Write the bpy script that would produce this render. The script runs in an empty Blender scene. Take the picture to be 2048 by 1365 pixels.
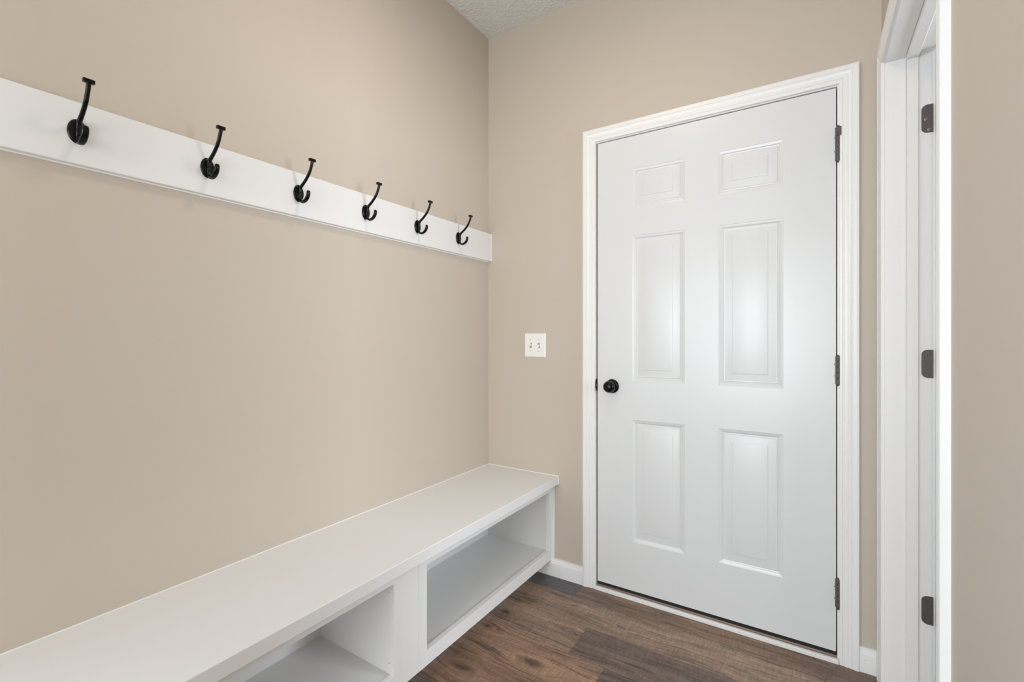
import bpy, bmesh, math, random
from mathutils import Vector, Matrix

scene = bpy.context.scene
C = scene.collection
R = math.radians

# ------------------------------------------------------------------ camera
cam_d = bpy.data.cameras.new('camera')
cam = bpy.data.objects.new('camera', cam_d)
C.objects.link(cam)
cam.location = (1.4507, -2.03, 1.16)
cam.rotation_euler = (R(90), 0, R(32.68))
cam_d.sensor_width = 36.0
cam_d.lens = 937.0 / 2048 * 36.0
cam_d.shift_y = -8.0 / 2048
cam_d.clip_start = 0.02
scene.camera = cam

# ------------------------------------------------------------------ world, exposure, lights
world = bpy.data.worlds.new('world')
scene.world = world
world.use_nodes = True
world.node_tree.nodes['Background'].inputs[0].default_value = (0.75, 0.86, 1.0, 1)
world.node_tree.nodes['Background'].inputs[1].default_value = 1.0
scene.view_settings.view_transform = 'Standard'
scene.view_settings.look = 'None'
scene.view_settings.gamma = 1.0
scene.view_settings.use_curve_mapping = False
scene.view_settings.exposure = 0.0


def area(name, loc, rot, sx, sy, power, col, shape='RECTANGLE', spread=180):
    d = bpy.data.lights.new(name, 'AREA')
    d.shape = shape
    d.size = sx
    d.size_y = sy
    d.energy = power
    d.color = col
    d.spread = R(spread)
    o = bpy.data.objects.new(name, d)
    C.objects.link(o)
    o.location = loc
    o.rotation_euler = rot
    return o


# (name, location, rotation, size x, size y, power, colour, shape)
LIGHTS = [
    # flush ceiling lamp of the mud room (fixture is built below)
    ('ceiling_lamp_light', (0.82, -0.93, 2.655), (0, 0, 0), 0.24, 0.24, 4.4, (1, 0.78, 0.64), 'DISK'),
    # daylight through the rear window behind the camera
    ('rear_window_light', (0.925, -4.52, 1.2), (R(90), 0, 0), 1.15, 1.7, 67.0, (0.92, 0.965, 1), 'RECTANGLE'),
    # daylight through the window of the next room
    ('next_room_window_light', (4.02, -0.3, 1.50), (0, R(90), 0), 1.2, 1.2, 76.0, (0.85, 0.925, 1), 'RECTANGLE'),
    # fill light added to brighten the right wall, framed as a left-wall window
    ('left_fill_light', (0.03, -3.3, 1.30), (0, R(-90), 0), 1.4, 1.0, 38.0, (0.60, 0.80, 1), 'RECTANGLE'),
]
for L_ in LIGHTS:
    area(*L_)

# ------------------------------------------------------------------ helpers


def tag(o, label=None, cat=None, group=None, kind=None):
    if label: o['label'] = label
    if cat: o['category'] = cat
    if group: o['group'] = group
    if kind: o['kind'] = kind
    return o


def obj(name, bm, mats, parent=None, smooth=None, bevel=0.0, segs=2):
    bmesh.ops.remove_doubles(bm, verts=bm.verts, dist=1e-6)
    bmesh.ops.recalc_face_normals(bm, faces=bm.faces)
    me = bpy.data.meshes.new(name)
    bm.to_mesh(me)
    bm.free()
    if not isinstance(mats, (list, tuple)): mats = [mats]
    for m in mats: me.materials.append(m)
    o = bpy.data.objects.new(name, me)
    C.objects.link(o)
    if parent: 
        o.parent = parent
    if bevel:
        b = o.modifiers.new('bevel', 'BEVEL')
        b.width = bevel
        b.segments = segs
        b.limit_method = 'ANGLE'
        b.angle_limit = R(40)
    if smooth is not None:
        for p in me.polygons: p.use_smooth = True
        me.set_sharp_from_angle(angle=R(smooth))
    return o


def empty(name, loc):
    o = bpy.data.objects.new(name, None)
    o.empty_display_size = 0.05
    C.objects.link(o)
    o.location = loc
    return o


def box(bm, x0, x1, y0, y1, z0, z1, mi=0):
    v = [bm.verts.new(p) for p in ((x0, y0, z0), (x1, y0, z0), (x1, y1, z0), (x0, y1, z0),
                                   (x0, y0, z1), (x1, y0, z1), (x1, y1, z1), (x0, y1, z1))]
    for f in ((0, 3, 2, 1), (4, 5, 6, 7), (0, 1, 5, 4), (1, 2, 6, 5), (2, 3, 7, 6), (3, 0, 4, 7)):
        fc = bm.faces.new([v[i] for i in f])
        fc.material_index = mi
    return v


def boxes(*bs):
    bm = bmesh.new()
    for b in bs: 
        box(bm, *b)
    return bm


def box_obj(name, b, mat, parent=None, bevel=0.0):
    return obj(name, boxes(b), mat, parent, bevel=bevel)


def lathe(bm, prof, center, axis, n=48, mi=0):
    """prof: list of (distance along axis, radius); axis a unit Vector"""
    axis = Vector(axis).normalized()
    up = Vector((0, 0, 1)) if abs(axis.z) < 0.9 else Vector((1, 0, 0))
    a = axis.cross(up).normalized()
    b = axis.cross(a).normalized()
    c = Vector(center)
    rings = []
    for d, r in prof:
        if r < 1e-6:
            rings.append([bm.verts.new(c + axis * d)])
        else:
            rings.append([bm.verts.new(c + axis * d + (a * math.cos(2 * math.pi * k / n) + b * math.sin(2 * math.pi * k / n)) * r) for k in range(n)])
    for i in range(len(rings) - 1):
        p, q = rings[i], rings[i + 1]
        for k in range(n):
            k2 = (k + 1) % n
            if len(p) == 1 and len(q) == 1: continue
            if len(p) == 1: f = bm.faces.new((p[0], q[k], q[k2]))
            elif len(q) == 1: f = bm.faces.new((p[k], q[0], p[k2]))
            else: f = bm.faces.new((p[k], q[k], q[k2], p[k2]))
            f.material_index = mi
    if len(rings[0]) > 1: bm.faces.new(list(reversed(rings[0]))).material_index = mi
    if len(rings[-1]) > 1: bm.faces.new(rings[-1]).material_index = mi


# ------------------------------------------------------------------ materials


def mat_base(name):
    m = bpy.data.materials.new(name)
    m.use_nodes = True
    nt = m.node_tree
    return m, nt, nt.nodes['Principled BSDF']


def lin(c):
    return tuple(((v / 255) / 12.92 if v / 255 <= 0.04045 else ((v / 255 + 0.055) / 1.055) ** 2.4) for v in c) + (1,)


def paint(name, rgb, rough, bump_scale=0, bump=0.0, dist=0.001, mottle=0.0, detail=3):
    m, nt, b = mat_base(name)
    b.inputs['Base Color'].default_value = lin(rgb)
    b.inputs['Roughness'].default_value = rough
    tc = nt.nodes.new('ShaderNodeTexCoord')
    if bump_scale:
        n = nt.nodes.new('ShaderNodeTexNoise')
        n.inputs['Scale'].default_value = bump_scale
        n.inputs['Detail'].default_value = detail
        nt.links.new(tc.outputs['Object'], n.inputs['Vector'])
        bp = nt.nodes.new('ShaderNodeBump')
        bp.inputs['Strength'].default_value = bump
        bp.inputs['Distance'].default_value = dist
        nt.links.new(n.outputs['Fac'], bp.inputs['Height'])
        nt.links.new(bp.outputs['Normal'], b.inputs['Normal'])
    if mottle:
        n2 = nt.nodes.new('ShaderNodeTexNoise')
        n2.inputs['Scale'].default_value = 2.2
        n2.inputs['Detail'].default_value = 4
        nt.links.new(tc.outputs['Object'], n2.inputs['Vector'])
        mp = nt.nodes.new('ShaderNodeMapRange')
        mp.inputs['To Min'].default_value = 1 - mottle
        mp.inputs['To Max'].default_value = 1 + mottle
        nt.links.new(n2.outputs['Fac'], mp.inputs['Value'])
        mx = nt.nodes.new('ShaderNodeMix')
        mx.data_type = 'RGBA'
        mx.blend_type = 'MULTIPLY'
        mx.inputs['Factor'].default_value = 1
        mx.inputs[6].default_value = lin(rgb)
        nt.links.new(mp.outputs['Result'], mx.inputs[7])
        nt.links.new(mx.outputs[2], b.inputs['Base Color'])
    return m


M_wall = paint('wall_paint', (197, 186, 172), 0.62, 260, 0.10, 0.0008, 0.012)
M_ceil = paint('ceiling_texture', (226, 227, 226), 0.9, 70, 0.9, 0.006, 0.0, 5)
M_trim = paint('trim_white', (236, 235, 233), 0.33)
M_door = paint('door_white', (221, 222, 222), 0.28, 420, 0.05, 0.0004)
M_bench = paint('bench_white', (230, 229, 228), 0.38)
M_plate = paint('switch_white', (240, 239, 235), 0.3)
M_black = paint('black_metal', (4, 4, 4), 0.22)
M_black.node_tree.nodes['Principled BSDF'].inputs['Specular IOR Level'].default_value = 0.25
M_bronze = paint('dark_hinge_metal', (92, 87, 86), 0.45, 300, 0.1, 0.0003)
M_bronze.node_tree.nodes['Principled BSDF'].inputs['Metallic'].default_value = 0.35
M_screw = paint('screw_metal', (150, 140, 132), 0.3)
M_screw.node_tree.nodes['Principled BSDF'].inputs['Metallic'].default_value = 1.0
M_screwcap = paint('painted_screw', (196, 195, 190), 0.5)
M_slot_shade = paint('switch_slot_shade', (150, 149, 145), 0.6)  # darker grey painted in for the shadow gap round each toggle
M_hole = paint('nail_dimple', (120, 120, 122), 0.8)
M_rubber = paint('weatherstrip_rubber', (28, 27, 26), 0.7)
M_strip = paint('grey_weatherstrip', (120, 120, 114), 0.6)
M_sill = paint('sill_metal', (140, 122, 112), 0.4)
M_sill.node_tree.nodes['Principled BSDF'].inputs['Metallic'].default_value = 0.5


def mk_glass():
    m, nt, b = mat_base('window_glass')
    b.inputs['Base Color'].default_value = (1, 1, 1, 1)
    b.inputs['Roughness'].default_value = 0.02
    b.inputs['Transmission Weight'].default_value = 1
    return m


M_glass = mk_glass()


def mk_lamp():
    m, nt, b = mat_base('lamp_diffuser')
    b.inputs['Base Color'].default_value = (0.9, 0.88, 0.84, 1)
    b.inputs['Emission Color'].default_value = (1.0, 0.9, 0.78, 1)
    b.inputs['Emission Strength'].default_value = 3.0
    return m


M_lamp = mk_lamp()


def mk_floor():
    m, nt, b = mat_base('plank_floor')
    N = nt.nodes
    L = nt.links
    tone = N.new('ShaderNodeAttribute'); tone.attribute_name = 'tone'
    seed = N.new('ShaderNodeAttribute'); seed.attribute_name = 'seed'
    tc = N.new('ShaderNodeTexCoord')
    sep = N.new('ShaderNodeSeparateXYZ')
    L.new(tc.outputs['Object'], sep.inputs[0])

    def math_(op, a, bb=None, cc=None):
        n = N.new('ShaderNodeMath'); n.operation = op
        for i, v in enumerate((a, bb, cc)):
            if v is None: continue
            if isinstance(v, (int, float)): n.inputs[i].default_value = v
            else: L.new(v, n.inputs[i])
        return n.outputs[0]

    X, Y = sep.outputs[0], sep.outputs[1]
    S = math_('MULTIPLY', seed.outputs['Fac'], 37.0)
    # knots: where the wood has them; grain bends round each
    knots = [(0.802, -0.218, 0.016, 0.9), (0.606, -0.587, 0.030, 1.0), (0.416, -0.739, 0.030, 1.0), (0.363, -0.382, 0.020, 1.0),
             (0.588, -0.181, 0.010, 0.7), (0.685, -0.353, 0.014, 0.9), (0.41, -0.245, 0.018, 0.6), (1.05, -0.40, 0.018, 0.5),
             (0.35, -0.50, 0.018, 0.8), (0.95, -0.66, 0.02, 0.7)]
    wn = N.new('ShaderNodeTexNoise'); wn.inputs['Scale'].default_value = 14; wn.inputs['Detail'].default_value = 3
    L.new(tc.outputs['Object'], wn.inputs['Vector'])
    wob = math_('MULTIPLY', math_('SUBTRACT', wn.outputs['Fac'], 0.5), 0.10)
    Yk = math_('ADD', Y, math_('MULTIPLY', wob, 0.5))
    Xk = math_('ADD', X, wob)
    kn_total = None
    bend = None
    for (kx, ky, kr, ks) in knots:
        dx = math_('MULTIPLY', math_('SUBTRACT', Xk, kx), 0.38)
        dy = math_('SUBTRACT', Yk, ky)
        d2 = math_('ADD', math_('MULTIPLY', dx, dx), math_('MULTIPLY', dy, dy))
        g = math_('EXPONENT', math_('MULTIPLY', d2, -1.0 / (kr * kr * 0.35)))
        g2 = math_('EXPONENT', math_('MULTIPLY', d2, -1.0 / (kr * kr * 3.0)))
        g = math_('MULTIPLY', g, ks)
        bd = math_('MULTIPLY', g2, math_('MULTIPLY', dy, 1.1 * ks))
        kn_total = g if kn_total is None else math_('ADD', kn_total, g)
        bend = bd if bend is None else math_('ADD', bend, bd)
    Yb = math_('SUBTRACT', Y, bend)
    lw = N.new('ShaderNodeTexNoise'); lw.inputs['Scale'].default_value = 3.2; lw.inputs['Detail'].default_value = 2
    c0 = N.new('ShaderNodeCombineXYZ'); L.new(X, c0.inputs[0]); L.new(Y, c0.inputs[1]); L.new(S, c0.inputs[2])
    L.new(c0.outputs[0], lw.inputs['Vector'])
    Yb = math_('ADD', Yb, math_('MULTIPLY', math_('SUBTRACT', lw.outputs['Fac'], 0.5), 0.07))

    def grain(sx, sy, detail, rough=0.55):
        c = N.new('ShaderNodeCombineXYZ')
        L.new(math_('MULTIPLY', X, sx), c.inputs[0])
        L.new(math_('MULTIPLY', Yb, sy), c.inputs[1])
        L.new(S, c.inputs[2])
        n = N.new('ShaderNodeTexNoise'); n.inputs['Scale'].default_value = 1; n.inputs['Detail'].default_value = detail
        n.inputs['Roughness'].default_value = rough
        L.new(c.outputs[0], n.inputs['Vector'])
        return n.outputs['Fac']

    g1 = grain(2.2, 22, 4)          # broad bands
    g2 = grain(9, 190, 5, 0.65)     # fine fibres
    g3 = grain(230, 26, 2)          # saw marks across
    g4 = grain(3.5, 60, 3)

    def rng(v, a, b_, lo, hi):
        n = N.new('ShaderNodeMapRange'); n.inputs['From Min'].default_value = a; n.inputs['From Max'].default_value = b_
        n.inputs['To Min'].default_value = lo; n.inputs['To Max'].default_value = hi
        L.new(v, n.inputs['Value']); return n.outputs['Result']

    f = math_('MULTIPLY', rng(g1, 0.3, 0.7, 0.60, 1.22), rng(g2, 0.3, 0.7, 0.62, 1.30))
    f = math_('MULTIPLY', f, rng(g3, 0.3, 0.7, 0.76, 1.20))
    streak = rng(g4, 0.36, 0.46, 0.55, 1.0)
    f = math_('MULTIPLY', f, streak)
    kk = rng(kn_total, 0.1, 1.0, 1.0, 0.30)
    f = math_('MULTIPLY', math_('MULTIPLY', f, kk), 1.42)
    mx = N.new('ShaderNodeMix'); mx.data_type = 'RGBA'; mx.blend_type = 'MULTIPLY'; mx.inputs['Factor'].default_value = 1
    L.new(tone.outputs['Color'], mx.inputs[6]); L.new(f, mx.inputs[7])
    # slow drift between warm and grey brown
    mx2 = N.new('ShaderNodeMix'); mx2.data_type = 'RGBA'; mx2.blend_type = 'MULTIPLY'
    L.new(rng(g1, 0.45, 0.7, 0.0, 0.6), mx2.inputs['Factor'])
    L.new(mx.outputs[2], mx2.inputs[6]); mx2.inputs[7].default_value = (1.02, 1.0, 0.97, 1)
    L.new(mx2.outputs[2], b.inputs['Base Color'])
    b.inputs['Roughness'].default_value = 0.45
    bp = N.new('ShaderNodeBump'); bp.inputs['Strength'].default_value = 0.25; bp.inputs['Distance'].default_value = 0.0006
    L.new(math_('MULTIPLY', g2, g3), bp.inputs['Height']); L.new(bp.outputs['Normal'], b.inputs['Normal'])
    return m


M_floor = mk_floor()

# ------------------------------------------------------------------ shell dimensions
W = 1.649          # right wall face
WT = 0.116         # right wall thickness
H = 2.745          # ceiling
YR = -4.6          # rear wall face
JY0, JY1 = -0.083, -0.893     # right doorway, faces of its two jambs
JZ = 2.056                    # underside of its head jamb
XN = 4.1                      # far wall of next room

# back door
DX0, DX1, DZ0, DZ1 = 0.617, 1.521, 0.037, 2.049
GX0, GX1, GZ1 = 0.610, 1.525, 2.053       # jamb faces


def struct(name, bm, mat, **k):
    o = obj(name, bm, mat, **k)
    o['kind'] = 'structure'
    return o


struct('wall_left', boxes((-0.12, 0, -2.7, 0.12, 0, H), (-0.12, 0, YR - 0.12, -3.9, 0, H), (-0.12, 0, -3.9, -2.7, 0, 0.5), (-0.12, 0, -3.9, -2.7, 2.1, H)), M_wall)
j = 0.018
struct('wall_back', boxes((0, GX0 - j, 0, 0.12, 0, H), (GX1 + j, W + WT, 0, 0.12, 0, H), (GX0 - j, GX1 + j, 0, 0.12, GZ1 + j, H)), M_wall)
struct('wall_right', boxes((W, W + WT, JY0 + j, 0, 0, H), (W, W + WT, YR - 0.12, JY1 - j, 0, H), (W, W + WT, JY1 - j, JY0 + j, JZ + j, H)), M_wall)
# rear wall with a window opening
wx0, wx1, wz0, wz1 = 0.3, 1.55, 0.3, 2.1
struct('wall_rear', boxes((0, wx0, YR - 0.12, YR, 0, H), (wx1, W, YR - 0.12, YR, 0, H), (wx0, wx1, YR - 0.12, YR, 0, wz0), (wx0, wx1, YR - 0.12, YR, wz1, H)), M_wall)
struct('ceiling', boxes((-0.12, XN + 0.12, YR - 0.12, 0.82, H, H + 0.1)), M_ceil)
# next room, seen only through the doorway
struct('wall_next_far', boxes((XN, XN + 0.12, -2.4, -0.95, 0, H), (XN, XN + 0.12, 0.35, 0.7, 0, H), (XN, XN + 0.12, -0.95, 0.35, 0, 0.85), (XN, XN + 0.12, -0.95, 0.35, 2.15, H)), M_wall)
struct('wall_next_back', boxes((W + WT, XN + 0.12, 0.7, 0.82, 0, H)), M_wall)
struct('wall_next_front', boxes((W + WT, XN + 0.12, -2.52, -2.4, 0, H)), M_wall)
struct('wall_next_side', boxes((W, W + WT, 0.12, 0.82, 0, H)), M_wall)

# windows out of frame; the left-wall one is added to hold a fill light


def window(name, axis, a0, a1, z0, z1, p0, p1):
    bm = bmesh.new()
    fw = 0.05
    def bb(a, b, c, d):
        if axis == 'x': box(bm, a, b, p0, p1, c, d)
        else: box(bm, p0, p1, a, b, c, d)
    bb(a0, a0 + fw, z0, z1); bb(a1 - fw, a1, z0, z1); bb(a0, a1, z0, z0 + fw); bb(a0, a1, z1 - fw, z1)
    zm = (z0 + z1) / 2
    bb(a0, a1, zm - 0.02, zm + 0.02)
    o = struct(name, bm, M_trim)
    pm = (p0 + p1) / 2
    g = bmesh.new()
    if axis == 'x': box(g, a0 + fw, a1 - fw, pm - 0.003, pm + 0.003, z0 + fw, z1 - fw)
    else: box(g, pm - 0.003, pm + 0.003, a0 + fw, a1 - fw, z0 + fw, z1 - fw)
    obj('pane', g, M_glass, o)
    return o


window('window_1', 'x', wx0, wx1, wz0, wz1, YR - 0.10, YR - 0.05)
window('window_3_fill', 'y', -3.9, -2.7, 0.5, 2.1, -0.10, -0.05)  # unseen window, added as a frame for the left fill light
window('window_2', 'y', -0.95, 0.35, 0.85, 2.15, XN + 0.05, XN + 0.10)

# ------------------------------------------------------------------ floor: planks running along x


def build_floor():
    random.seed(11)
    bm = bmesh.new()
    tone = bm.loops.layers.float_color.new('tone')
    seed = bm.verts.layers.float.new('seed')
    base = [(117, 95, 79), (124, 102, 86), (108, 88, 74), (96, 79, 68), (128, 103, 84), (88, 76, 68)]
    fixed = {0: (0.549, [(78, 76, 78), (112, 90, 74)]), 1: (0.269, [(110, 92, 78), (124, 103, 87), (104, 85, 72)]),
             2: (0.695, [(122, 101, 86), (92, 77, 68)]), 3: (0.837, [(128, 101, 82), (86, 72, 63)]),
             4: (1.31, [(118, 93, 76), (100, 82, 70)])}
    PL = 1.22
    g = 0.0012
    y = 0.85
    rows = []
    ys = [-0.112]
    while ys[-1] > YR - 0.1: ys.append(ys[-1] - 0.181)
    rows.append((0, 0.069, -0.112))
    for i in range(len(ys) - 1): rows.append((i + 1, ys[i], ys[i + 1]))
    t = 0.069; i = -1
    while t < 0.9:
        rows.append((i, t + 0.181, t)); t += 0.181; i -= 1
    for (ri, y1, y0) in rows:
        jx, cols = fixed.get(ri, (random.uniform(0, PL), None))
        k0 = -2
        x = jx - PL * 2
        k = 0
        while x < XN + 0.1:
            a, b_ = max(x, -0.12), min(x + PL, XN + 0.12)
            if b_ > a:
                if cols:
                    idx = int(round((x - (jx - PL)) / PL))
                    col = cols[max(0, min(len(cols) - 1, idx))]
                else:
                    col = random.choice(base)
                s = random.random() * 10
                # plank with a tiny chamfer groove round it
                pts_o = [(a, y0), (b_, y0), (b_, y1), (a, y1)]
                pts_i = [(a + g, y0 + g), (b_ - g, y0 + g), (b_ - g, y1 - g), (a + g, y1 - g)]
                vo = [bm.verts.new((px, py, -0.0012)) for px, py in pts_o]
                vi = [bm.verts.new((px, py, 0)) for px, py in pts_i]
                vb = [bm.verts.new((px, py, -0.02)) for px, py in pts_o]
                fs = [bm.faces.new(vi)]
                for q in range(4):
                    r = (q + 1) % 4
                    fs.append(bm.faces.new((vo[q], vo[r], vi[r], vi[q])))
                    fs.append(bm.faces.new((vb[q], vb[r], vo[r], vo[q])))
                fs.append(bm.faces.new(list(reversed(vb))))
                for vv in vo + vi + vb: vv[seed] = s
                lc = lin(col)
                for f_ in fs:
                    for lp in f_.loops: lp[tone] = lc
            x += PL
            k += 1
    me = bpy.data.meshes.new('floor')
    bmesh.ops.recalc_face_normals(bm, faces=bm.faces)
    bm.to_mesh(me); bm.free()
    me.materials.append(M_floor)
    o = bpy.data.objects.new('floor', me)
    C.objects.link(o)
    o['kind'] = 'structure'
    return o


build_floor()

# ------------------------------------------------------------------ casings
PROF = [(0, 0), (0, 0.0085), (0.0015, 0.0100), (0.0095, 0.0112), (0.0110, 0.0092), (0.0130, 0.0092), (0.0165, 0.0118), (0.0250, 0.0128),
        (0.0265, 0.0112), (0.0300, 0.0118), (0.0360, 0.0150), (0.0375, 0.0138), (0.0400, 0.0138), (0.0420, 0.0158), (0.0500, 0.0166),
        (0.0545, 0.0164), (0.0575, 0.0150), (0.0580, 0)]


def casing_mesh(a0, a1, ztop, mp, prof=PROF, z0=0.0):
    """U-shaped mitred casing; a0/a1 inner edges, mp(a, z, t) -> xyz"""
    bm = bmesh.new()
    rings = []
    for node in range(4):
        ring = []
        for u, t in prof:
            if node == 0: p = (a0 - u, z0)
            elif node == 1: p = (a0 - u, ztop + u)
            elif node == 2: p = (a1 + u, ztop + u)
            else: p = (a1 + u, z0)
            ring.append(bm.verts.new(mp(p[0], p[1], t)))
        rings.append(ring)
    n = len(prof)
    for i in range(3):
        for k in range(n - 1):
            bm.faces.new((rings[i][k], rings[i][k + 1], rings[i + 1][k + 1], rings[i + 1][k]))
        bm.faces.new((rings[i][n - 1], rings[i][0], rings[i + 1][0], rings[i + 1][n - 1]))
    bm.faces.new(rings[0]); bm.faces.new(list(reversed(rings[3])))
    return bm


# trim round the back door
trim1 = struct('trim_1', casing_mesh(GX0 - 0.003, GX1 + 0.005, GZ1 + 0.005, lambda a, z, t: (a, -t, z)), M_trim, smooth=28)
jm = boxes((GX0 - j, GX0, 0, 0.118, 0, GZ1 + j), (GX1, GX1 + j, 0, 0.118, 0, GZ1 + j), (GX0, GX1, 0, 0.118, GZ1, GZ1 + j))
obj('jamb', jm, M_trim, trim1)
st = boxes((GX0, GX0 + 0.016, 0.0465, 0.085, 0.022, GZ1), (GX1 - 0.013, GX1, 0.050, 0.085, 0.022, GZ1), (GX0, GX1, 0.050, 0.085, GZ1 - 0.013, GZ1))
obj('weatherstrip', st, M_strip, trim1)['label'] = 'grey weatherstrip in the gap round the door'
# strike plate on the jamb edge
bm = bmesh.new()
pts = []
for k in range(25):
    a = math.pi / 2 + math.pi * k / 24
    pts.append((0.6165 + 0.0085 * math.cos(a) * 1.0, 0.9405 + 0.0285 * math.copysign(abs(math.sin(a)) ** 0.55, math.sin(a))))
f1 = [bm.verts.new((x, -0.0030, z)) for x, z in pts]
f2 = [bm.verts.new((x, 0.012, z)) for x, z in pts]
bm.faces.new(f1); bm.faces.new(list(reversed(f2)))
for k in range(len(pts)):
    r = (k + 1) % len(pts)
    bm.faces.new((f1[k], f1[r], f2[r], f2[k]))
sp = obj('strike_plate', bm, M_black, trim1, bevel=0.0008)
sp['label'] = 'black metal strike plate'
bm = bmesh.new(); lathe(bm, [(0, 0.0022), (0.0008, 0.0018), (0.001, 0)], (0.6135, -0.0030, 0.9385), (0, -1, 0), 16)
obj('screw', bm, M_screw, sp, smooth=40)

# trim round the right doorway: near side casing, jamb, stop, hinge leaves
trim2 = struct('trim_2', casing_mesh(-JY0 - 0.005, -JY1 + 0.005, JZ + 0.005, lambda a, z, t: (W - t * 0.94, -a, z)), M_trim, smooth=28)
jm = boxes((W - 0.0005, W + WT + 0.0005, JY0, JY0 + j, 0, JZ + j), (W - 0.0005, W + WT + 0.0005, JY1 - j, JY1, 0, JZ + j), (W - 0.0005, W + WT + 0.0005, JY1, JY0, JZ, JZ + j))
obj('jamb', jm, M_trim, trim2, bevel=0.0012)
s0, s1, sd = 1.7015, 1.7325, 0.0115
stp = boxes((s0, s1, JY0 - sd, JY0, 0, JZ), (s0, s1, JY1, JY1 + sd, 0, JZ), (s0, s1, JY1 + sd, JY0 - sd, JZ - sd, JZ))
obj('door_stop', stp, M_trim, trim2, bevel=0.002)
obj('casing', casing_mesh(-JY0 - 0.005, -JY1 + 0.005, JZ + 0.005, lambda a, z, t: (W + WT + t, -a, z)), M_trim, trim2, smooth=28)
for zc in (1.8475, 1.0755, 0.2995):
    bm = bmesh.new()
    x1, x0 = W + WT + 0.004, 1.7405
    hh, rr = 0.0445, 0.016
    pts = [(x1, zc - hh), (x1, zc + hh)]
    for k in range(9):
        a = math.pi / 2 + (math.pi / 2) * k / 8
        pts.append((x0 + rr + rr * math.cos(a), zc + hh - rr + rr * math.sin(a)))
    for k in range(9):
        a = math.pi + (math.pi / 2) * k / 8
        pts.append((x0 + rr + rr * math.cos(a), zc - hh + rr + rr * math.sin(a)))
    f1 = [bm.verts.new((x, JY0 - 0.0012, z)) for x, z in pts]
    f2 = [bm.verts.new((x, JY0 + 0.0010, z)) for x, z in pts]
    bm.faces.new(f1); bm.faces.new(list(reversed(f2)))
    for k in range(len(pts)):
        r = (k + 1) % len(pts)
        bm.faces.new((f1[k], f1[r], f2[r], f2[k]))
    lf = obj('hinge_leaf', bm, M_bronze, trim2, bevel=0.0004)
    lf['label'] = 'dark metal hinge leaf with rounded corners'
    for (sx, sz) in ((1.7585, 0.034), (1.7505, -0.0005), (1.7585, -0.034)):
        bm = bmesh.new()
        lathe(bm, [(0, 0.0042), (0.0006, 0.0042), (0.0011, 0.0030), (0.0006, 0.0012), (0.0006, 0)], (sx, JY0 - 0.0012, zc + sz), (0, -1, 0), 20)
        obj('screw', bm, M_screw if zc > 1.5 and sz < 0.03 else M_bronze, lf, smooth=40)

# ------------------------------------------------------------------ six panel door leaf


def panel_door(x0, x1, z0, z1, yf, th, cols, rows_):
    """front face at y=yf looking to -y, with moulded raised panels; th thickness towards +y"""
    bm = bmesh.new()
    xs = sorted({x0, x1} | {c for cc in cols for c in cc})
    zs = sorted({z0, z1} | {c for cc in rows_ for c in cc})
    ringp = [(0, 0), (0.0012, 0.0014), (0.0050, 0.0022), (0.0105, 0.0042), (0.0135, 0.0072), (0.0165, 0.0080), (0.0185, 0.0076), (0.0198, 0.0060),
             (0.0225, 0.0064), (0.0500, 0.0026), (0.0510, 0.0008), (0.0530, 0.0004)]
    for side, sg in ((yf, 1), (yf + th, -1)):
        V = {}
        def vv(x, z, d=0.0):
            k = (round(x, 5), round(z, 5), round(d, 5))
            if k not in V: V[k] = bm.verts.new((x, side + sg * d, z))
            return V[k]
        for i in range(len(xs) - 1):
            for k in range(len(zs) - 1):
                a, b_, c, d = xs[i], xs[i + 1], zs[k], zs[k + 1]
                if (a, b_) in cols and (c, d) in rows_:
                    prev = None
                    for (ins, dep) in ringp:
                        cur = [vv(a + ins, c + ins, dep), vv(b_ - ins, c + ins, dep), vv(b_ - ins, d - ins, dep), vv(a + ins, d - ins, dep)]
                        if prev:
                            for q in range(4):
                                r = (q + 1) % 4
                                bm.faces.new((prev[q], prev[r], cur[r], cur[q]))
                        prev = cur
                    bm.faces.new(prev)
                else:
                    bm.faces.new((vv(a, c), vv(b_, c), vv(b_, d), vv(a, d)))
    bm.verts.ensure_lookup_table()
    # edges
    def wallq(p):
        f = [bm.verts.new(q) for q in p]
        bm.faces.new(f)
    for i in range(len(xs) - 1):
        for zz in (z0, z1):
            wallq(((xs[i], yf, zz), (xs[i + 1], yf, zz), (xs[i + 1], yf + th, zz), (xs[i], yf + th, zz)))
    for k in range(len(zs) - 1):
        for xx in (x0, x1):
            wallq(((xx, yf, zs[k]), (xx, yf, zs[k + 1]), (xx, yf + th, zs[k + 1]), (xx, yf + th, zs[k])))
    return bm


PC = [(0.780, 1.0025), (1.133, 1.358)]
PR = [(0.2535, 0.7935), (0.965, 1.608), (1.7295, 1.904)]
YF = 0.0015
door1 = obj('door_1', panel_door(DX0, DX1, DZ0, DZ1, YF, 0.044, PC, PR), M_door, smooth=12)
tag(door1, 'closed white six-panel door with a round black knob', 'door', kind='structure')
# bottom sweep
ds = obj('door_sweep', boxes((DX0, DX1, YF + 0.003, 0.044, 0.0242, 0.0375)), M_rubber, door1)
ds['label'] = 'black rubber sweep under the door'
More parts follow.
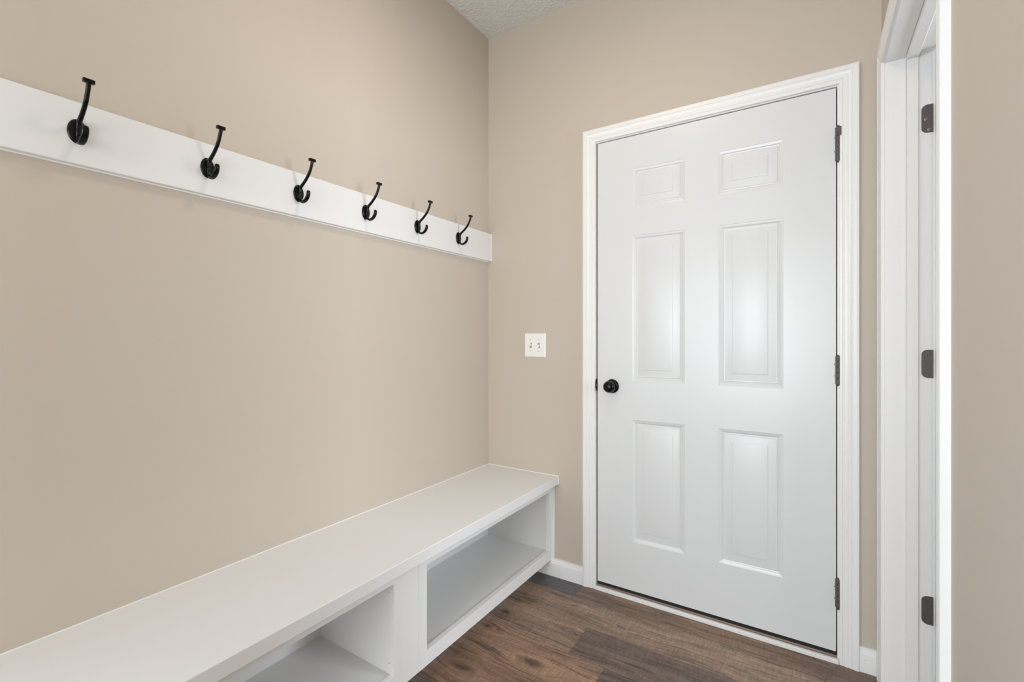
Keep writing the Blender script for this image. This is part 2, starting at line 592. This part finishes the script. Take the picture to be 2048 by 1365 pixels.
# knob
kx, kz = 0.6870, 0.9375
bm = bmesh.new()
lathe(bm, [(0, 0.0315), (0.0025, 0.0318), (0.0050, 0.0308), (0.0072, 0.0285), (0.0085, 0.0230), (0.0105, 0.0150), (0.0110, 0)], (kx, YF, kz), (0, -1, 0), 64)
rose = obj('knob_rose', bm, M_black, door1, smooth=50)
rose['label'] = 'round black knob rose'
bm = bmesh.new()
lathe(bm, [(0.008, 0.0125), (0.016, 0.0110), (0.022, 0.0115), (0.0255, 0.0170), (0.0275, 0.0235), (0.0300, 0.0262), (0.0322, 0.0268), (0.0330, 0.0262),
           (0.0380, 0.0268), (0.0440, 0.0262), (0.0500, 0.0240), (0.0550, 0.0205), (0.0585, 0.0160), (0.0605, 0.0105), (0.0612, 0.0050), (0.0613, 0)], (kx, YF, kz), (0, -1, 0), 64)
knob = obj('door_knob', bm, M_black, door1, smooth=50)
knob['label'] = 'glossy round black door knob'
box_obj('rose_pin', (kx + 0.0165, kx + 0.0225, YF - 0.0120, YF - 0.004, kz - 0.0015, kz + 0.0015), M_black, rose)
# latch edge
box_obj('latch', (0.6125, 0.6172, 0.012, 0.030, 0.928, 0.952), M_screw, door1)
# hinges
def hinge(z0, z1, cap=False):
    bm = bmesh.new()
    hx, hy, r = 1.5270, -0.0065, 0.0062
    n = 5
    L = (z1 - z0)
    for k in range(n):
        a = z0 + L * k / n + 0.0003
        b_ = z0 + L * (k + 1) / n - 0.0003
        lathe(bm, [(0, r * 0.94), (0.0008, r), (b_ - a - 0.0008, r), (b_ - a, r * 0.94)], (hx, hy, a), (0, 0, 1), 24)
    lathe(bm, [(0, 0.002), (0.001, 0.0040), (0.0035, 0.0045), (0.004, 0.004)], (hx, hy, z0 - 0.004), (0, 0, 1), 20)
    lathe(bm, [(0, 0.0045), (0.0025, 0.0045), (0.0035, 0.0030)], (hx, hy, z1), (0, 0, 1), 20)
    # leaf slivers either side of the gap
    box(bm, 1.5185, hx, -0.0020, 0.0010, z0 + 0.002, z1 - 0.002)
    hg = obj('hinge', bm, M_bronze, door1, smooth=40)
    hg['label'] = 'dark bronze hinge'
    for zz in (0.30, 0.70):
        b2 = bmesh.new()
        lathe(b2, [(0, 0.0016), (0.0016, 0.0014), (0.0020, 0)], (1.5165, YF, z0 + L * (1 - zz)), (0, -1, 0), 12)
        obj('screw', b2, M_bronze, hg, smooth=40)
    if cap:
        b3 = bmesh.new()
        box(b3, 1.5190, 1.5270, -0.0135, -0.0015, z1 - 0.034, z1 - 0.010)
        box(b3, 1.5270, 1.5365, -0.0135, -0.0015, z1 - 0.034, z1 - 0.002)
        obj('door_closer_arm', b3, M_bronze, hg, bevel=0.0015)
    return hg
hinge(0.1955, 0.3000)
hinge(0.9900, 1.0930)
hinge(1.7850, 1.9080, True)

# sill and threshold in front of / under the door
th = obj('trim_3', boxes((GX0 - 0.004, GX1 + 0.004, -0.0145, -0.0022, 0.0002, 0.0165)), M_trim, bevel=0.0015)
tag(th, kind='structure')
nb = 0
for nx in (0.66, 0.83, 1.02, 1.21, 1.37, 1.46):
    bm = bmesh.new()
    lathe(bm, [(0, 0.0011), (0.0002, 0.0009), (0.0002, 0)], (nx, -0.0145, 0.007 + 0.003 * ((nb * 7) % 3)), (0, -1, 0), 10)
    obj('nail_head', bm, M_hole, th)
    nb += 1
thr = obj('threshold', boxes((GX0, GX1, -0.0020, 0.118, 0.0, 0.0240)), M_sill, bevel=0.001)
tag(thr, 'brown metal threshold strip under the closed white door', 'threshold')

# ------------------------------------------------------------------ the other door, swung open into the next room
px = W + WT + 0.006
door2 = obj('door_2', panel_door(px + 0.002, px + 0.002 + 0.80, 0.012, JZ - 0.003, JY0 - 0.037, 0.035,
            [(px + 0.13, px + 0.335), (px + 0.465, px + 0.67)], [(0.25, 0.79), (0.96, 1.60), (1.73, 1.90)]), M_door, smooth=12)
tag(door2, 'white door swung open into the next room', 'door', kind='structure')

# ------------------------------------------------------------------ baseboards
BP = [(0, 0), (0.0125, 0), (0.0125, 0.058), (0.0118, 0.064), (0.0092, 0.068), (0.0085, 0.073), (0.0060, 0.0765), (0.0056, 0.0840), (0, 0.0845)]


def baseboard(name, a0, a1, mp):
    bm = bmesh.new()
    r0 = [bm.verts.new(mp(a0, t, z)) for t, z in BP]
    r1 = [bm.verts.new(mp(a1, t, z)) for t, z in BP]
    n = len(BP)
    for k in range(n):
        q = (k + 1) % n
        bm.faces.new((r0[k], r0[q], r1[q], r1[k]))
    bm.faces.new(r0); bm.faces.new(list(reversed(r1)))
    return struct(name, bm, M_trim, smooth=25)


bb1 = baseboard('baseboard_back', 0.0, GX0 - 0.003 - 0.058 - 0.0002, lambda a, t, z: (a, -t, z))
bb2 = baseboard('baseboard_back', GX1 + 0.005 + 0.0582, W, lambda a, t, z: (a, -t, z))
bb3 = baseboard('baseboard_right', JY1 - 0.005 - 0.0582, YR, lambda a, t, z: (W - t, a, z))
baseboard('baseboard_left', -2.02, YR, lambda a, t, z: (t, a, z))
bm = bmesh.new(); lathe(bm, [(0, 0.0014), (0.0002, 0.0012), (0.0002, 0)], (1.604, -0.0125, 0.044), (0, -1, 0), 10)
obj('nail_head', bm, M_hole, bb2)

# ------------------------------------------------------------------ bench
BF = 0.380          # front plane of the face frames
BB, BT = 0.076, 0.446
YE = -1.955


def cabinet(y1, y0, label):
    """box cabinet with a face frame; y1 nearer the corner, y0 away"""
    e = empty('bench_cabinet', (0.0, (y0 + y1) / 2, BB))
    tag(e, label, 'cabinet', 'open cabinets under the bench top')
    oy = (y0 + y1) / 2
    def P(name, b, **k):
        bm = bmesh.new()
        x0, x1, ya, yb, z0, z1 = b
        box(bm, x0, x1, ya - oy, yb - oy, z0 - BB, z1 - BB)
        return obj(name, bm, M_bench, e, **k)
    t = 0.016
    P('side_panel', (0.003, 0.361, y1 - t - 0.001, y1 - 0.001, BB, BT))
    P('side_panel', (0.003, 0.361, y0 + 0.001, y0 + t + 0.001, BB, BT))
    P('back_panel', (0.003, 0.009, y0 + t, y1 - t, BB, BT))
    P('shelf', (0.009, 0.3605, y0 + t, y1 - t, 0.1040, 0.1205))
    # face frame
    fy1, fy0 = y1 - 0.025, y0 + 0.038
    bm = bmesh.new()
    sl, sr = y0, y1
    a0, a1 = y0 + 0.0375, y1 - 0.0245
    for b in ((0.361, BF, sl, a0, BB, BT), (0.361, BF, a1, sr, BB, BT), (0.361, BF, a0, a1, BB, 0.1255), (0.361, BF, a0, a1, 0.409, BT)):
        box(bm, b[0], b[1], b[2] - oy, b[3] - oy, b[4] - BB, b[5] - BB)
    obj('face_frame', bm, M_bench, e)
    return e, oy


c2, oy2 = cabinet(-0.0008, -0.9180, 'open white bench cabinet nearest the closed door')
c1, oy1 = cabinet(-1.0010, -1.9300, 'open white bench cabinet at the left end, nearer the camera')
# pin holes on the side panel of the near cabinet
for zz in (0.372, 0.152):
    bm = bmesh.new()
    lathe(bm, [(0, 0.0018), (0.0003, 0.0016), (0.0003, 0)], (0.352, -1.001 - 0.017 - oy1, zz - BB), (0, -1, 0), 12)
    obj('screw', bm, M_hole, c1)
fl = obj('bench_filler', boxes((0.30, BF - 0.0006, -1.0004, -0.9186, BB, BT)), M_bench)
tag(fl, 'narrow white filler panel between the two bench cabinets', 'panel')
tk = obj('toe_kick', boxes((0.0, 0.300, YE + 0.03, -0.0135, 0.0, BB - 0.0004)), M_bench)
tag(tk, 'recessed white base under the bench cabinets', 'plinth')
top = obj('benchtop', boxes((0.0006, 0.416, YE, -0.0006, BT, 0.4855)), M_bench, bevel=0.0025)
tag(top, 'long white bench seat board over the open cabinets', 'bench')
# caulk beads where the bench meets the walls
cb = boxes((0.0006, 0.4155, -0.0032, -0.0002, 0.4855, 0.4880), (0.0002, 0.0030, YE, -0.0032, 0.4855, 0.4875), (0.4160, 0.4185, -0.0030, -0.0002, 0.446, 0.488))
obj('caulk_bead', cb, M_plate, top)
sc = bmesh.new()
sx = 0.3802
for (a, b_, d) in ((0.0, 0.0045, 0.0060), (0.0045, 0.0120, 0.0022), (0.0120, 0.0155, 0.0045)):
    box(sc, sx + a, sx + b_, -d, -0.0001, 0.0846, BT - 0.0004)
sco = obj('scribe_moulding', sc, M_trim, bevel=0.0005)
tag(sco, 'slim white upright bead beside the bench end on the back wall', 'moulding')

# ------------------------------------------------------------------ hook rail
rl = obj('hook_rail', boxes((0.0002, 0.0195, -1.935, -0.0008, 1.5605, 1.7045)), M_bench, bevel=0.002)
tag(rl, 'long white board on the left wall carrying six black hooks', 'rail')
cb = boxes((0.0195, 0.0215, -0.003, -0.0002, 1.5605, 1.7045), (0.0001, 0.0042, -1.935, -0.0008, 1.5570, 1.5605))
obj('caulk_bead', cb, M_plate, rl)


def sweep(bm, path, n=20, sq=2.4):
    """path: list of (x, z, half width in y, half thickness in the xz plane)"""
    P = [Vector((p[0], 0, p[1])) for p in path]
    rings = []
    for i, p in enumerate(path):
        tg = (P[min(i + 1, len(P) - 1)] - P[max(i - 1, 0)]).normalized()
        nr = Vector((-tg.z, 0, tg.x))
        ring = []
        for k in range(n):
            a = 2 * math.pi * k / n
            ca, sa = math.cos(a), math.sin(a)
            u = math.copysign(abs(ca) ** (2 / sq), ca) * p[2]
            v = math.copysign(abs(sa) ** (2 / sq), sa) * p[3]
            ring.append(bm.verts.new(P[i] + Vector((0, u, 0)) + nr * v))
        rings.append(ring)
    for i in range(len(rings) - 1):
        for k in range(n):
            q = (k + 1) % n
            bm.faces.new((rings[i][k], rings[i][q], rings[i + 1][q], rings[i + 1][k]))
    bm.faces.new(list(reversed(rings[0]))); bm.faces.new(rings[-1])


def spline(keys, m=6):
    """Catmull-Rom through keys (tuples)"""
    out = []
    K = [keys[0]] + list(keys) + [keys[-1]]
    for i in range(1, len(K) - 2):
        for s in range(m):
            t = s / m
            out.append(tuple(0.5 * ((2 * K[i][c]) + (-K[i - 1][c] + K[i + 1][c]) * t + (2 * K[i - 1][c] - 5 * K[i][c] + 4 * K[i + 1][c] - K[i + 2][c]) * t * t
                                    + (-K[i - 1][c] + 3 * K[i][c] - 3 * K[i + 1][c] + K[i + 2][c]) * t ** 3) for c in range(len(K[0]))))
    out.append(tuple(keys[-1]))
    return out


def make_hook():
    """origin on the rail face at the centre of the back plate"""
    e = empty('coat_hook', (0.0196, 0, 1.635))
    bm = bmesh.new()
    n = 48
    rings = []
    for (x, s) in ((0.0, 1.0), (0.0018, 1.0), (0.0034, 0.95), (0.0046, 0.84), (0.0054, 0.66), (0.0060, 0.4)):
        rings.append([bm.verts.new((x, 0.0180 * s * math.cos(2 * math.pi * k / n), 0.0280 * s * math.sin(2 * math.pi * k / n))) for k in range(n)])
    for i in range(len(rings) - 1):
        for k in range(n):
            q = (k + 1) % n
            bm.faces.new((rings[i][k], rings[i][q], rings[i + 1][q], rings[i + 1][k]))
    bm.faces.new(rings[0]); bm.faces.new(rings[-1])
    obj('back_plate', bm, M_black, e, smooth=50)
    # upper prong: from low on the plate up and out to the cross bar
    bm = bmesh.new()
    keys = [(0.0035, -0.020, 0.0040, 0.0030), (0.0080, -0.008, 0.0052, 0.0050), (0.0090, 0.006, 0.0056, 0.0052), (0.0130, 0.018, 0.0052, 0.0048),
            (0.0250, 0.0265, 0.0048, 0.0046), (0.0400, 0.0375, 0.0046, 0.0045), (0.0570, 0.0540, 0.0045, 0.0044), (0.0680, 0.0720, 0.0044, 0.0042),
            (0.0735, 0.0860, 0.0045, 0.0041), (0.0745, 0.0930, 0.0054, 0.0042)]
    sweep(bm, spline(keys, 5))
    v = box(bm, 0.0700, 0.0792, -0.0103, 0.0103, 0.0908, 0.0988)
    obj('upper_prong', bm, M_black, e, smooth=42)
    bm = bmesh.new()
    keys = [(0.0040, 0.004, 0.0040, 0.0028), (0.0070, -0.012, 0.0050, 0.0036), (0.0110, -0.0240, 0.0056, 0.0040), (0.0210, -0.0312, 0.0064, 0.0042),
            (0.0330, -0.0308, 0.0067, 0.0041), (0.0450, -0.0245, 0.0068, 0.0042), (0.0530, -0.0135, 0.0066, 0.0043), (0.0545, -0.0040, 0.0062, 0.0044),
            (0.0535, -0.0005, 0.0046, 0.0032), (0.0530, 0.0012, 0.0025, 0.0018)]
    sweep(bm, spline(keys, 5))
    obj('lower_prong', bm, M_black, e, smooth=50)
    for yy in (-0.0105, 0.0105):
        bm = bmesh.new()
        lathe(bm, [(0, 0.0030), (0.0016, 0.0028), (0.0022, 0.0018), (0.0016, 0.0008), (0.0016, 0)], (0.0040, yy, 0.001), (1, 0, 0), 20)
        obj('screw', bm, M_black, e, smooth=50)
    return e


hk = make_hook()
hl = ['black double coat hook at the far left of the rail, farthest from the closed door',
      'black double coat hook, second from the left on the white rail',
      'black double coat hook, third from the left on the white rail',
      'black double coat hook, fourth from the left on the white rail',
      'black double coat hook, fifth from the left, next to the one nearest the corner',
      'black double coat hook nearest the room corner, at the right end of the rail']
kids = list(hk.children)
for i in range(6):
    if i == 0:
        o = hk
    else:
        o = hk.copy(); C.objects.link(o)
        for ch in kids:
            c = ch.copy(); C.objects.link(c); c.parent = o
    o.location = (0.0196, -1.661 + 0.2769 * i, 1.635)
    tag(o, hl[i], 'coat hook', 'black coat hooks on the white rail')

# ------------------------------------------------------------------ light switch
sw = empty('light_switch', (0.287, 0, 1.1185))
tag(sw, 'white double toggle light switch plate on the wall beside the door', 'light switch')
bm = bmesh.new()
hw, hh = 0.0600, 0.0595
pr = [(0, 0, 0), (0.0, 0.0020, 0), (0.0012, 0.0042, 0), (0.0045, 0.0058, 0), (0.008, 0.0062, 0)]
prev = None
for ins, d, _ in pr:
    cur = [bm.verts.new((sx_ * (hw - ins), -d, sz_ * (hh - ins))) for sx_, sz_ in ((-1, -1), (1, -1), (1, 1), (-1, 1))]
    if prev:
        for q in range(4): bm.faces.new((prev[q], prev[(q + 1) % 4], cur[(q + 1) % 4], cur[q]))
    else: bm.faces.new(cur)
    prev = cur
bm.faces.new(prev)
plate = obj('wall_plate', bm, M_plate, sw)
for i, (tx, up) in enumerate(((-0.023, 1), (0.023, -1))):
    bm = bmesh.new()
    box(bm, tx - 0.0055, tx + 0.0055, -0.0070, -0.0060, -0.0125, 0.0125)
    obj('switch_collar', bm, M_slot_shade, sw, bevel=0.0004)
    bm = bmesh.new()
    v = box(bm, tx - 0.0040, tx + 0.0040, -0.0190, -0.0066, -0.0050, 0.0050)
    for q in v:
        if q.co.y < -0.01: q.co.z += 0.0075 * up
    obj('toggle', bm, M_plate, sw, bevel=0.001)
    for zz in (-0.030, 0.030):
        bm = bmesh.new()
        lathe(bm, [(0, 0.0030), (0.0010, 0.0026), (0.0012, 0)], (tx, -0.0060, zz), (0, -1, 0), 16)
        obj('screw', bm, M_screwcap, sw, smooth=40)

# ------------------------------------------------------------------ ceiling lamps (out of frame, they light the room)


def ceiling_lamp(x, y, label):
    e = empty('ceiling_lamp', (x, y, H))
    tag(e, label, 'ceiling light', 'flush ceiling lights')
    bm = bmesh.new()
    lathe(bm, [(0, 0.165), (0.012, 0.165), (0.020, 0.155), (0.022, 0.14)], (0, 0, -0.0002), (0, 0, -1), 48)
    obj('lamp_base', bm, M_bronze, e, smooth=40)
    bm = bmesh.new()
    lathe(bm, [(0.020, 0.148), (0.035, 0.146), (0.052, 0.125), (0.064, 0.085), (0.070, 0.04), (0.071, 0)], (0, 0, 0), (0, 0, -1), 48)
    obj('lamp_shade', bm, M_lamp, e, smooth=60)
    return e


ceiling_lamp(0.82, -0.93, 'round flush ceiling light over the bench end of the room')
ceiling_lamp(0.82, -3.30, 'round flush ceiling light behind the camera')
